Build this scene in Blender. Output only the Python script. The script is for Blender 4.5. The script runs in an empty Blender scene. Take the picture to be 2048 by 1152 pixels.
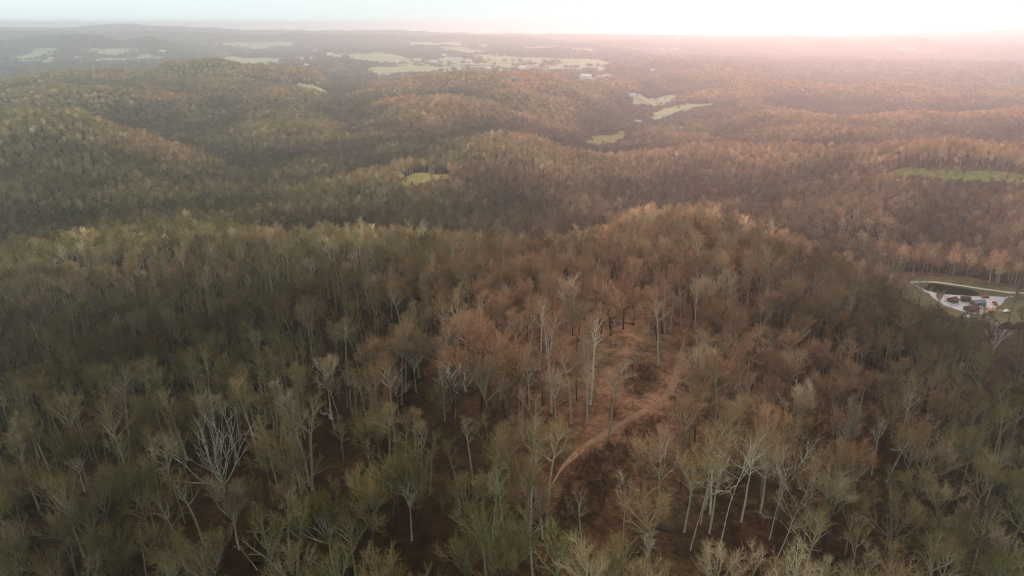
import bpy, math, random
import numpy as np
from mathutils import Vector

S = bpy.context.scene
COL = S.collection
rng = np.random.default_rng(7)
random.seed(7)

# ------------------------------------------------------------------ camera, sky, sun, exposure
CAMZ = 260.0                      # camera height above the lowest valley floor
PITCH = math.radians(20.88)
FOC = 1384.0                      # focal length in pixels of a 2048 px wide picture
cam_d = bpy.data.cameras.new('camera'); cam = bpy.data.objects.new('camera', cam_d); COL.objects.link(cam)
cam.location = (0, 0, CAMZ); cam.rotation_euler = (math.pi/2 - PITCH, 0, 0)
cam_d.sensor_width = 36.0; cam_d.lens = 36.0*FOC/2048.0
cam_d.clip_start = 1.0; cam_d.clip_end = 60000.0
S.camera = cam

SUN_EL, SUN_AZ = math.radians(24.0), math.radians(23.0)     # azimuth to the right of the view axis
W = bpy.data.worlds.new('World'); S.world = W; W.use_nodes = True
nt = W.node_tree; nt.nodes.clear()
out = nt.nodes.new('ShaderNodeOutputWorld'); bg = nt.nodes.new('ShaderNodeBackground')
sky = nt.nodes.new('ShaderNodeTexSky'); sky.sky_type = 'NISHITA'; sky.sun_disc = False
sky.sun_elevation = SUN_EL; sky.sun_rotation = SUN_AZ; sky.air_density = 1.0; sky.dust_density = 2.0
mx = nt.nodes.new('ShaderNodeMix'); mx.data_type = 'RGBA'; mx.inputs[0].default_value = 0.96   # overcast: a nearly even cloud sheet
mx.inputs[7].default_value = (8.0, 9.1, 9.15, 1)
nt.links.new(sky.outputs[0], mx.inputs[6]); nt.links.new(mx.outputs[2], bg.inputs[0])
bg.inputs[1].default_value = 0.1
nt.links.new(bg.outputs[0], out.inputs[0])

sun_d = bpy.data.lights.new('sun', 'SUN'); sun = bpy.data.objects.new('sun', sun_d); COL.objects.link(sun)
sun_d.energy = 3.0; sun_d.angle = math.radians(12); sun_d.color = (1.0, 0.46, 0.40)
sdir = Vector((math.sin(SUN_AZ)*math.cos(SUN_EL), math.cos(SUN_AZ)*math.cos(SUN_EL), math.sin(SUN_EL)))
sun.rotation_euler = sdir.to_track_quat('Z', 'Y').to_euler()
sun.location = (0, 0, 400)

S.view_settings.view_transform = 'Standard'; S.view_settings.look = 'None'
S.view_settings.exposure = 0.15; S.view_settings.gamma = 1.0; S.view_settings.use_curve_mapping = False
S.cycles.use_denoising = True; S.cycles.denoiser = 'OPENIMAGEDENOISE'; S.cycles.denoising_input_passes = 'RGB_ALBEDO_NORMAL'; S.cycles.denoising_prefilter = 'NONE'; S.cycles.adaptive_threshold = 0.005; S.cycles.pixel_filter_type = 'BLACKMAN_HARRIS'; S.cycles.filter_width = 1.3
S.cycles.max_bounces = 6; S.cycles.diffuse_bounces = 3; S.cycles.volume_bounces = 1
S.cycles.glossy_bounces = 2; S.cycles.transmission_bounces = 2
HAZE = 1.45e-4

# ------------------------------------------------------------------ helpers
def link(name, me, parent=None, mats=()):
    o = bpy.data.objects.new(name, me); COL.objects.link(o)
    if parent is not None: o.parent = parent
    return o

def tag(o, label=None, cat=None, group=None, kind=None):
    if label: o['label'] = label
    if cat: o['category'] = cat
    if group: o['group'] = group
    if kind: o['kind'] = kind
    return o

def mesh(name, V, F, mats=(), midx=None, smooth=False):
    me = bpy.data.meshes.new(name)
    if isinstance(F, np.ndarray):
        V = np.asarray(V, np.float32); n, k = F.shape
        me.vertices.add(len(V)); me.vertices.foreach_set('co', V.ravel())
        me.loops.add(n*k); me.loops.foreach_set('vertex_index', F.astype(np.int32).ravel())
        me.polygons.add(n); me.polygons.foreach_set('loop_start', np.arange(0, n*k, k, dtype=np.int32))
        me.update(calc_edges=True)
    else:
        me.from_pydata([tuple(v) for v in V], [], F)
    for m in mats: me.materials.append(m)
    if midx is not None: me.polygons.foreach_set('material_index', np.asarray(midx, np.int32))
    if smooth: me.polygons.foreach_set('use_smooth', np.ones(len(me.polygons), bool))
    me.update()
    return me

def mat(name, col, rough=0.9, spec=0.1):
    m = bpy.data.materials.new(name); m.use_nodes = True
    b = m.node_tree.nodes['Principled BSDF']
    b.inputs['Base Color'].default_value = (*col, 1); b.inputs['Roughness'].default_value = rough
    b.inputs['Specular IOR Level'].default_value = spec
    return m, m.node_tree, b

def N(nt, t, **kw):
    n = nt.nodes.new(t)
    for k, v in kw.items(): setattr(n, k, v)
    return n

def ramp(nt, stops, fac):
    r = nt.nodes.new('ShaderNodeValToRGB')
    e = r.color_ramp.elements
    while len(e) < len(stops): e.new(0.5)
    for i, (p, c) in enumerate(stops): e[i].position = p; e[i].color = (*c, 1)
    nt.links.new(fac, r.inputs[0]); return r.outputs[0]

def noise_node(nt, vec, scale, detail=4, rough=0.6):
    n = nt.nodes.new('ShaderNodeTexNoise'); n.inputs['Scale'].default_value = scale
    n.inputs['Detail'].default_value = detail; n.inputs['Roughness'].default_value = rough
    nt.links.new(vec, n.inputs['Vector']); return n.outputs[0]

def mixc(nt, a, b, fac, mode='MIX'):
    m = nt.nodes.new('ShaderNodeMix'); m.data_type = 'RGBA'; m.blend_type = mode
    for s, v in ((m.inputs[0], fac), (m.inputs[6], a), (m.inputs[7], b)):
        if hasattr(v, 'is_output'): nt.links.new(v, s)
        else: s.default_value = v if not isinstance(v, tuple) else (*v, 1)
    return m.outputs[2]

def math_node(nt, op, a, b=0.0, clamp=False):
    m = nt.nodes.new('ShaderNodeMath'); m.operation = op; m.use_clamp = clamp
    for s, v in ((m.inputs[0], a), (m.inputs[1], b)):
        if hasattr(v, 'is_output'): nt.links.new(v, s)
        else: s.default_value = v
    return m.outputs[0]

_T = np.random.default_rng(11).random((256, 256))
def vnoise(x, y, seed=0):
    x = x + seed*37.7; y = y + seed*91.3
    ix = np.floor(x).astype(np.int64); iy = np.floor(y).astype(np.int64)
    fx = x-ix; fy = y-iy; fx = fx*fx*fx*(fx*(fx*6-15)+10); fy = fy*fy*fy*(fy*(fy*6-15)+10)
    g = lambda i, j: _T[i & 255, j & 255]
    return ((g(ix, iy)*(1-fx)+g(ix+1, iy)*fx)*(1-fy)+(g(ix, iy+1)*(1-fx)+g(ix+1, iy+1)*fx)*fy)*2-1
def fbm(x, y, o=4, seed=0):
    s = 0; a = 1
    for i in range(o):
        s = s+a*vnoise(x, y, seed+i*5); x = x*2.03; y = y*2.03; a *= 0.5
    return s

# ------------------------------------------------------------------ terrain
# The land is described by its successive crests and valleys: each row lists points (bearing, sight line, distance)
def T_(py): return math.tan(PITCH + math.atan((np.asarray(py)-576)/FOC)) if np.isscalar(py) else np.tan(PITCH+np.arctan((np.asarray(py)-576)/FOC))
def A_(px, py):
    sy = (576-py)/FOC
    return ((px-1024)/FOC)/(math.cos(PITCH)+sy*math.sin(PITCH))
def proj(x, y, z):                 # z relative to the camera
    zc = y*math.cos(PITCH)-z*math.sin(PITCH)
    return 1024+FOC*x/zc, 576-FOC*(y*math.sin(PITCH)+z*math.cos(PITCH))/zc
TREE = 21.0
def c(px, py, Y): return (A_(px, py), Y, -T_(py)*Y-TREE)      # canopy crest seen there
def g(px, py, Y): return (A_(px, py), Y, -T_(py)*Y)           # bare ground seen there
def z(px, zz, Y):
    py = 576+FOC*math.tan(math.atan(-zz/Y)-PITCH); return (A_(px, py), Y, zz)
def gz(px, py, zz): return (A_(px, py), -zz/T_(py), zz)

PROF = [
 [z(1000, -88, 20), (-3, 20, -96), (3, 20, -96)],
 [gz(0, 1152, -97), gz(500, 1152, -94), gz(1024, 1152, -89), gz(1500, 1152, -92), gz(2048, 1152, -99)],
 [gz(0, 900, -118), gz(500, 900, -104), gz(1000, 900, -93), gz(1250, 900, -91), gz(1600, 900, -98), gz(2048, 900, -112)],
 [gz(0, 750, -143), gz(300, 750, -137), gz(600, 750, -117), gz(900, 750, -97), gz(1250, 750, -91), gz(1600, 750, -104), gz(2048, 750, -133)],
 [gz(0, 620, -162), gz(400, 620, -150), gz(700, 620, -119), gz(1000, 620, -100), gz(1250, 620, -94), gz(1450, 620, -98), gz(1650, 620, -112),
  c(1850, 625, 275), c(2048, 730, 235)],
 [c(0, 480, 520), c(300, 470, 500), c(500, 468, 480), c(650, 458, 430), c(780, 450, 420), c(930, 475, 405), c(1050, 492, 395), c(1180, 470, 425),
  c(1280, 428, 470), c(1400, 422, 480), c(1500, 450, 450), c(1650, 505, 390), c(1800, 566, 335), c(1880, 625, 300), g(1960, 690, 345), g(2048, 680, 350)],
 [z(0, -188, 660), z(500, -196, 620), z(800, -203, 565), z(1000, -206, 565), z(1300, -206, 610), z(1500, -208, 600), z(1700, -196, 540),
  gz(1800, 572, -188), gz(1900, 600, -187), gz(2048, 600, -187)],
 [c(0, 350, 800), c(300, 375, 780), c(500, 400, 760), c(700, 375, 830), g(850, 362, 870), c(1000, 345, 860), c(1150, 370, 800), c(1300, 402, 780),
  c(1500, 430, 720), g(1650, 475, 660), g(1750, 495, 620), c(1850, 520, 565), c(1950, 500, 570), c(2048, 480, 570)],
 [c(0, 215, 1150), c(150, 215, 1150), c(300, 262, 1100), c(400, 300, 1050), c(500, 335, 1020), c(600, 325, 1050), c(700, 328, 1020), c(850, 318, 1000),
  c(1000, 300, 1030), c(1100, 308, 1010), c(1200, 340, 980), c(1350, 382, 920), c(1500, 385, 880), c(1650, 370, 880), g(1800, 352, 930), g(1920, 350, 930), g(2048, 360, 910)],
 [z(0, -215, 1500), z(400, -226, 1350), z(600, -228, 1300), z(850, -222, 1280), z(1000, -215, 1350), z(1200, -248, 1500), z(1300, -246, 1500), z(1500, -228, 1300),
  z(1800, -222, 1300), z(2048, -215, 1300)],
 [z(0, -180, 1900), z(300, -175, 1900), z(550, -200, 1800), c(700, 245, 1650), c(800, 215, 1700), c(900, 198, 1750), c(1020, 200, 1750), c(1130, 225, 1700), g(1205, 277, 1760),
  g(1280, 246, 2000), c(1380, 262, 1650), c(1600, 262, 1600), c(1800, 255, 1600), c(2048, 250, 1600)],
 [c(0, 165, 2300), c(200, 146, 2400), c(330, 133, 2450), c(450, 130, 2500), c(560, 138, 2600), c(640, 152, 2700), g(665, 195, 2500), c(720, 176, 2300), c(800, 158, 2250), c(900, 146, 2250), c(1050, 153, 2300),
  c(1150, 168, 2300), c(1240, 200, 2200), g(1300, 204, 2650), c(1380, 214, 2100), c(1500, 212, 2100), c(1700, 222, 2000), c(2048, 212, 2000)],
 [z(0, -240, 3300), z(500, -240, 3300), g(660, 170, 3100), z(1000, -238, 3200), z(1200, -240, 3300), z(1330, -240, 2900), z(1500, -228, 2600), z(1700, -228, 2500), z(2048, -228, 2500)],
 [z(0, -246, 4500), z(500, -238, 4300), z(1000, -226, 4200), z(1230, -224, 4000), c(1300, 152, 3400), c(1400, 140, 3300), c(1490, 142, 3200), c(1560, 160, 3200), c(1650, 172, 3000), c(1850, 166, 3000), c(2048, 173, 3000)],
 [z(0, -246, 5400), z(500, -232, 5300), z(1000, -222, 5600), z(1300, -224, 4700), z(1500, -235, 4300), z(1700, -240, 4200), z(2048, -235, 4200)],
 [c(0, 83, 6400), c(70, 73, 6400), c(150, 69, 6300), c(200, 73, 6300), c(240, 84, 6400), c(298, 74, 6200), c(350, 90, 6300), c(430, 110, 6400), z(600, -228, 7000), z(1000, -205, 7500), z(1200, -205, 7000),
  c(1320, 112, 6000), c(1450, 106, 5800), c(1600, 112, 5800), c(1800, 118, 5600), c(2048, 124, 5600)],
 [z(0, -215, 7400), z(1000, -200, 8000), z(1500, -215, 7000), z(2048, -215, 6600)],
 [c(0, 64, 8600), c(300, 64, 8800), c(600, 68, 9000), c(900, 73, 9200), c(1150, 78, 9000), c(1500, 84, 8300), c(1700, 84, 7600), c(1830, 79, 7600), c(1900, 86, 7600), c(2048, 90, 7600)],
 [z(0, -180, 10000), z(1000, -190, 10200), z(2048, -200, 9600)],
 [c(-300, 52, 12000), c(60, 52, 12000), c(150, 52, 12000), c(230, 48, 12000), c(330, 51, 12000), c(500, 57, 12000), c(750, 60, 12000), c(1000, 65, 12000), c(1200, 68, 12000), c(1500, 75, 12000), c(1650, 75, 12000),
  c(1760, 69, 12000), c(1850, 63, 12000), c(2048, 58, 12000)],
 [z(1000, -420, 17000), (-3, 17000, -420), (3, 17000, -420)],
]
NA, NY = 840, 720
AA = np.linspace(-1.12, 1.12, NA)
YY = np.geomspace(20, 14000, NY)
def smooth_profile(p):
    p = sorted(p); a = np.array([q[0] for q in p]); ly = np.log([q[1] for q in p]); zz = np.array([q[2] for q in p])
    fine = np.linspace(-1.3, 1.3, 1300)
    fy = np.interp(fine, a, ly); fz = np.interp(fine, a, zz)
    k = np.hanning(11); k /= k.sum()
    f = lambda v: np.convolve(np.pad(v, 5, 'edge'), k, 'valid')
    return np.interp(AA, fine, f(fy)), np.interp(AA, fine, f(fz))
PL = [smooth_profile(p) for p in PROF]
PY = np.array([p[0] for p in PL]); PZ = np.array([p[1] for p in PL])        # K x NA
for k in range(1, len(PY)): PY[k] = np.maximum(PY[k], PY[k-1]+0.03)
# monotone cubic along distance, column by column
h = np.diff(PY, axis=0); d = np.diff(PZ, axis=0)/h
m = np.zeros_like(PZ)
w1 = 2*h[1:]+h[:-1]; w2 = h[1:]+2*h[:-1]
with np.errstate(divide='ignore', invalid='ignore'):
    hm = (w1+w2)/(w1/d[:-1]+w2/d[1:])
m[1:-1] = np.where(d[:-1]*d[1:] > 0, hm, 0)
m[0] = d[0]; m[-1] = d[-1]
LY = np.log(YY); HZ = np.zeros((NY, NA))
cols = np.arange(NA)
for i, ly in enumerate(LY):
    k = np.clip((PY <= ly).sum(axis=0)-1, 0, len(PY)-2)
    hh = h[k, cols]; s = np.clip((ly-PY[k, cols])/hh, 0, 1)
    z0, z1, m0, m1 = PZ[k, cols], PZ[k+1, cols], m[k, cols], m[k+1, cols]
    HZ[i] = (2*s**3-3*s**2+1)*z0+(s**3-2*s**2+s)*hh*m0+(-2*s**3+3*s**2)*z1+(s**3-s**2)*hh*m1
GX = YY[:, None]*AA[None, :]; GY = np.repeat(YY[:, None], NA, 1)
amp = np.clip((GY-350)/700, 0, 1)
HZ += fbm(GX/300, GY/300, 3, 1)*(2.0+22*amp*np.clip(1.25-GY/6000, 0.5, 1))
HZ += fbm(GX/45, GY/45, 2, 3)*0.7
FA = np.clip((GY-6500)/4000, 0, 1)
HZ += fbm(GX/1400, GY/1400, 4, 9)*FA*26*np.clip((15000-GY)/4000, 0.25, 1)
HZ -= 260*0  # heights stay relative to the camera until meshes are written

def H(x, y):
    x = np.asarray(x, float); y = np.asarray(y, float)
    fi = np.clip((np.log(np.clip(y, 20.01, 13990))-LY[0])/(LY[1]-LY[0]), 0, NY-1.001)
    fj = np.clip((x/np.maximum(y, 20)-AA[0])/(AA[1]-AA[0]), 0, NA-1.001)
    i = fi.astype(int); j = fj.astype(int); u = fi-i; v = fj-j
    # true distance weight inside the cell
    u = (np.clip(y, 20, 14000)-YY[i])/(YY[i+1]-YY[i])
    return (HZ[i, j]*(1-v)+HZ[i, j+1]*v)*(1-u)+(HZ[i+1, j]*(1-v)+HZ[i+1, j+1]*v)*u

def hit(px, py):                       # where a sight line meets the ground
    a = A_(px, py); t = T_(py)
    ys = np.geomspace(40, 13800, 6000); zz = H(a*ys, ys); below = -t*ys <= zz
    if not below.any(): return None
    k = int(np.argmax(below)); return a*ys[k], ys[k], zz[k]

def world_poly(pp): return [hit(*p)[:2] for p in pp if hit(*p) is not None]
def inside(poly, x, y):
    r = np.zeros(np.shape(x), bool); n = len(poly)
    for i in range(n):
        x0, y0 = poly[i]; x1, y1 = poly[(i+1) % n]
        if y0 == y1: continue
        cnd = ((y0 > y) != (y1 > y)) & (x < (x1-x0)*(y-y0)/(y1-y0)+x0); r ^= cnd
    return r
def dist_line(line, x, y):
    d = np.full(np.shape(x), 1e9)
    for (x0, y0), (x1, y1) in zip(line[:-1], line[1:]):
        L = (x1-x0)**2+(y1-y0)**2; t = np.clip(((x-x0)*(x1-x0)+(y-y0)*(y1-y0))/L, 0, 1)
        d = np.minimum(d, np.hypot(x-x0-t*(x1-x0), y-y0-t*(y1-y0)))
    return d

# flatten the farm's valley floor
FARM = world_poly([(1815, 562), (1900, 561), (2048, 575), (2048, 612), (2000, 632), (1930, 640), (1870, 612), (1825, 580)])
fcx = sum(p[0] for p in FARM)/len(FARM); fcy = sum(p[1] for p in FARM)/len(FARM)
FZ = float(H(fcx, fcy)); wgt = np.exp(-(np.maximum(0, np.hypot((GX-fcx), (GY-fcy))-48)/22)**2)
HZ = HZ*(1-wgt)+FZ*wgt

# ------------------------------------------------------------------ regions
R = {}
def region(kind, pp): R.setdefault(kind, []).append(world_poly(pp))
region('grass', [(798, 368), (832, 346), (897, 346), (896, 357), (846, 368), (812, 378)])          # bright clearing on the second hill
region('grass', [(1160, 284), (1202, 268), (1255, 262), (1246, 277), (1202, 292)])
region('grass', [(1770, 343), (1850, 338), (1950, 342), (2048, 350), (2200, 356), (2200, 370), (2048, 367), (1950, 360), (1850, 355), (1790, 352)])
region('pasture', [(263, 144), (285, 138), (320, 138), (310, 146), (280, 150)])
region('pasture', [(1635, 480), (1690, 484), (1765, 493), (1745, 502), (1650, 494)])
region('field', [(735, 137), (830, 129), (875, 120), (890, 113), (1000, 111), (1110, 117), (1190, 119), (1216, 126), (1210, 140), (1150, 147), (1050, 145), (960, 142), (850, 149), (755, 150)])
HEDGE = [[hit(*p)[:2] for p in l] for l in ([(800, 127), (900, 132), (1040, 136), (1100, 131)], [(1062, 145), (1085, 136), (1112, 126)], [(925, 119), (965, 126), (1060, 127)], [(1120, 140), (1180, 136), (1214, 134)], [(850, 124), (880, 133)])]
region('field', [(716, 146), (760, 139), (836, 143), (850, 152), (760, 156)])
region('field', [(575, 172), (625, 168), (645, 178), (670, 192), (640, 196), (600, 184)])
region('pasture', [(645, 140), (672, 134), (700, 137), (712, 146), (680, 146)])
region('field', [(25, 113), (60, 108), (105, 121), (90, 127), (40, 121)])
region('field', [(155, 121), (215, 116), (270, 117), (335, 117), (332, 123), (260, 125), (200, 127)])
region('field', [(82, 98), (95, 98), (110, 109), (95, 108)])
region('field', [(240, 118), (280, 110), (300, 109), (320, 116), (270, 121)])
region('field', [(430, 112), (450, 107), (482, 109), (460, 113)])
region('field', [(488, 97), (520, 95), (545, 97), (520, 100)])
region('field', [(370, 88), (400, 86), (440, 89), (400, 91)])
region('field', [(620, 108), (690, 107), (740, 111), (700, 115), (640, 113)])
region('field', [(690, 120), (740, 117), (790, 122), (740, 126)])
region('field', [(560, 118), (610, 116), (650, 119), (600, 122)])
region('field', [(1292, 233), (1330, 217), (1375, 208), (1430, 207), (1420, 213), (1370, 220), (1312, 239)])
region('field', [(1262, 200), (1290, 193), (1352, 190), (1345, 201), (1300, 211), (1275, 208)])
region('field', [(1150, 160), (1190, 154), (1240, 150), (1225, 158), (1190, 166)])
region('field', [(1775, 98), (1800, 95), (1830, 97), (1830, 101), (1795, 102)])
region('field', [(960, 92), (985, 91), (1000, 94), (975, 96)])
TRACK = [hit(*p)[:2] for p in [(1098, 985), (1112, 955), (1135, 925), (1175, 890), (1230, 856), (1290, 822), (1338, 785), (1356, 735), (1364, 700), (1370, 665)]]
ROAD = [hit(*p)[:2] for p in [(1800, 566), (1830, 564), (1870, 564), (1920, 571), (1980, 580), (2048, 586), (2200, 590)]]
DRIVE = [hit(*p)[:2] for p in [(1822, 566), (1836, 573), (1850, 582), (1880, 591), (1930, 596), (1985, 598), (2030, 592)]]
POND = world_poly([(1843, 571), (1850, 568), (1870, 568), (1900, 573), (1940, 580), (1958, 588), (1948, 592), (1915, 590), (1880, 588), (1852, 579)])
YARD = world_poly([(1856, 583), (1890, 589), (1950, 593), (2002, 594), (2008, 603), (1985, 620), (1955, 629), (1915, 620), (1880, 606)])
OPEN = world_poly([(1075, 910), (1085, 780), (1100, 690), (1130, 600), (1230, 600), (1330, 600), (1385, 640), (1380, 700), (1345, 790), (1290, 830), (1180, 900), (1120, 950)])
BR1 = world_poly([(1225, 770), (1260, 735), (1330, 730), (1345, 760), (1330, 790), (1290, 800), (1250, 790)])
BR2 = world_poly([(1150, 930), (1200, 880), (1270, 840), (1330, 860), (1290, 960), (1200, 990), (1150, 960)])
RUST = [hit(*p)[:2] for p in [(1480, 266), (1560, 273), (1640, 279), (1700, 284)]]

cx = (GX[:-1, :-1]+GX[1:, 1:])/2; cy = (GY[:-1, :-1]+GY[1:, 1:])/2
cls = np.zeros(cx.shape, int)                      # 0 forest floor
wob = fbm(cx/18, cy/18, 3, 21)
names = ['forest_ground', 'field', 'pasture', 'grass', 'dirt_track', 'gravel_yard', 'pond_water']
for kind, k in (('field', 1), ('pasture', 2), ('grass', 3)):
    for p in R[kind]:
        s = np.clip(cy/900, 0.3, 4)
        cls[inside(p, cx+wob*2*s, cy+np.roll(wob, 40, 1)*5*s)] = k
patch = (fbm(cx/420+cy/1500, cy/900, 3, 91) > 0.30) & (cy > 4300) & (cy < 10500) & (cx/cy < 0.22+0.1*wob) & (HZ[:-1, :-1]/cy > -0.060) & (HZ[:-1, :-1] < -190)
cls[patch & (cls == 0)] = 1
for l_ in HEDGE: cls[(dist_line(l_, cx, cy) < 24+wob*14) & (cls == 1) & (vnoise(cx/60, cy/60, 5) > -0.45)] = 0
FLAT = np.hypot(cx-fcx, cy-fcy) < 60
cls[(np.hypot(cx-fcx, (cy-fcy)*1.1)+wob*8 < 46) & (cls == 0)] = 2


# --- where the woods are red-brown oak (ridges, east) or olive-grey (hollows, west), and the light and shade painted into their tone
def blur(a, ny, nx):
    for ax, n in ((0, ny), (1, nx)):
        k = np.ones(n)/n; p = np.pad(a, [(n//2, n//2) if q == ax else (0, 0) for q in (0, 1)], 'edge'); cs = np.cumsum(np.insert(p, 0, 0, axis=ax), axis=ax)
        a = (np.take(cs, range(n, cs.shape[ax]), ax)-np.take(cs, range(0, cs.shape[ax]-n), ax))/n
    return a
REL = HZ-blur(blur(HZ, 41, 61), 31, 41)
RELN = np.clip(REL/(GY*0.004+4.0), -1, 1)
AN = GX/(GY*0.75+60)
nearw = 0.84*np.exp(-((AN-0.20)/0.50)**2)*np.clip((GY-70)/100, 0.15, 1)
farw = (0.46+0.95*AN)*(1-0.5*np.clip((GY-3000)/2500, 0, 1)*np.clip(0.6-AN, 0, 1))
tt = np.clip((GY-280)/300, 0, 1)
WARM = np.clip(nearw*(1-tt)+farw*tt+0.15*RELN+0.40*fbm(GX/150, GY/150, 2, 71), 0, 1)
TONE = np.clip(0.95+0.42*RELN+0.16*fbm(GX/70, GY/70, 2, 72), 0.35, 1.6)  # painted relief shading: crests lightened, hollows darkened, plus random patches
TONE *= 1-0.38*np.exp(-((GY-640)/120)**2)*np.exp(-((AN-0.05)/0.6)**4)  # shade of the hill foot behind the near ridge, put into the colour
TONE *= 1+0.30*np.exp(-((GY-430)/90)**2)  # near crest brightened in the colour, as if catching the sky
TONE *= (0.56+0.16*np.exp(-((GY-120)/60)**2)+0.52*np.exp(-((AN-0.12)/0.45)**2))*(1-tt)*1.0+(1.4-0.85*np.clip((GY-2600)/2500, 0, 1))*tt  # near flanks dimmed in the colour, middle hills lifted, distance dimmed again
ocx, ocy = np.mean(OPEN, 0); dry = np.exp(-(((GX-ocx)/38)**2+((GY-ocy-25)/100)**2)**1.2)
GWARM = WARM*(0.35+0.65*np.maximum(dry, tt))+0.2*dry; GTONE = TONE*(0.36+0.52*dry)  # litter paler at the clearing, darker away from it; carries the painted shade too
def field_at(F_, x, y):
    i = np.clip(np.searchsorted(YY, y)-1, 0, NY-1); j = np.clip(((x/y-AA[0])/(AA[1]-AA[0])).astype(int), 0, NA-1); return F_[i, j]
# --- ground material
def geo_vec(nt): return nt.nodes.new('ShaderNodeNewGeometry').outputs['Position']
def side_warm(nt, vec=None, kind='GEOMETRY', name='warm'):
    a = nt.nodes.new('ShaderNodeAttribute'); a.attribute_type = kind; a.attribute_name = name; return a.outputs['Fac']
def ground_mat(name, stops, sc, cool=None, bump=0.6):
    m, nt, b = mat(name, (0.1, 0.1, 0.1), 0.95, 0.05)
    v = geo_vec(nt)
    n1 = noise_node(nt, v, sc, 6, 0.7); n2 = noise_node(nt, v, sc*0.06, 4, 0.6)
    f = math_node(nt, 'ADD', math_node(nt, 'MULTIPLY', n1, 0.6), math_node(nt, 'MULTIPLY', n2, 0.4))
    col = ramp(nt, stops, f)
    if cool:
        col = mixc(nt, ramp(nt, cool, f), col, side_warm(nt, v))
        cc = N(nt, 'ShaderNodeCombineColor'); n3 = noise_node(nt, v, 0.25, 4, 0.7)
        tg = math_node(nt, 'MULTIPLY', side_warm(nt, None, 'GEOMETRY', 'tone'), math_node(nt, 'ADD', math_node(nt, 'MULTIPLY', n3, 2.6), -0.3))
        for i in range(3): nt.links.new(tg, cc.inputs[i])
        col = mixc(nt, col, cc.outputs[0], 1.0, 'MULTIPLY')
    nt.links.new(col, b.inputs['Base Color'])
    bp = nt.nodes.new('ShaderNodeBump'); bp.inputs['Strength'].default_value = bump; bp.inputs['Distance'].default_value = 0.3
    nt.links.new(n1, bp.inputs['Height']); nt.links.new(bp.outputs[0], b.inputs['Normal'])
    return m
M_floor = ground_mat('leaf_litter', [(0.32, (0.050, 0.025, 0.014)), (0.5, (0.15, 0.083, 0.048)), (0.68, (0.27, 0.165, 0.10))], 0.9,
                     [(0.32, (0.016, 0.010, 0.004)), (0.5, (0.055, 0.033, 0.012)), (0.68, (0.11, 0.07, 0.028))])  # cool litter painted extra dark to deepen the dim hollows and left side
M_field = ground_mat('dry_field', [(0.38, (0.18, 0.20, 0.09)), (0.5, (0.30, 0.32, 0.16)), (0.62, (0.42, 0.40, 0.23))], 0.02)
M_past = ground_mat('olive_pasture', [(0.35, (0.06, 0.055, 0.025)), (0.5, (0.10, 0.09, 0.04)), (0.65, (0.15, 0.115, 0.06))], 0.15)
M_grass = ground_mat('green_grass', [(0.35, (0.11, 0.105, 0.03)), (0.5, (0.19, 0.18, 0.05)), (0.65, (0.27, 0.235, 0.085))], 0.12)
M_track = ground_mat('track_earth', [(0.3, (0.11, 0.066, 0.038)), (0.5, (0.20, 0.124, 0.073)), (0.7, (0.30, 0.195, 0.12))], 0.8)
M_gravel = ground_mat('pale_gravel', [(0.3, (0.27, 0.25, 0.22)), (0.5, (0.42, 0.41, 0.40)), (0.7, (0.52, 0.52, 0.52))], 0.5)
M_dirt_road = ground_mat('pale_dirt', [(0.3, (0.34, 0.26, 0.18)), (0.5, (0.46, 0.37, 0.27)), (0.7, (0.55, 0.46, 0.36))], 0.5)
VV = np.stack([GX, GY, HZ+CAMZ], -1).reshape(-1, 3)
idx = np.arange(NY*NA).reshape(NY, NA)
Q = np.stack([idx[:-1, :-1], idx[:-1, 1:], idx[1:, 1:], idx[1:, :-1]], -1)
def sub_ground(name, mask, m, label, cat):
    f = Q[mask]; u, inv = np.unique(f, return_inverse=True)
    me = mesh(name, VV[u], inv.reshape(f.shape), [m], smooth=True)
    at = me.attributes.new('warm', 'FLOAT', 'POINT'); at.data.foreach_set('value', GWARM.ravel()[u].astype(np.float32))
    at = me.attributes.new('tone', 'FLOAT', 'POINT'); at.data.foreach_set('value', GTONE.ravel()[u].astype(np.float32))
    o = link(name, me); tag(o, label, cat, kind='structure'); return o
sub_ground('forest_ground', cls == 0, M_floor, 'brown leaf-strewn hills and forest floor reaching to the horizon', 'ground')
sub_ground('field', cls == 1, M_field, 'pale winter fields on the far valley floor', 'field')
sub_ground('pasture', cls == 2, M_past, 'dull olive pasture patches among the wooded slopes', 'pasture')
sub_ground('meadow', cls == 3, M_grass, 'bright green grass clearings between the woods', 'meadow')
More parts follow.
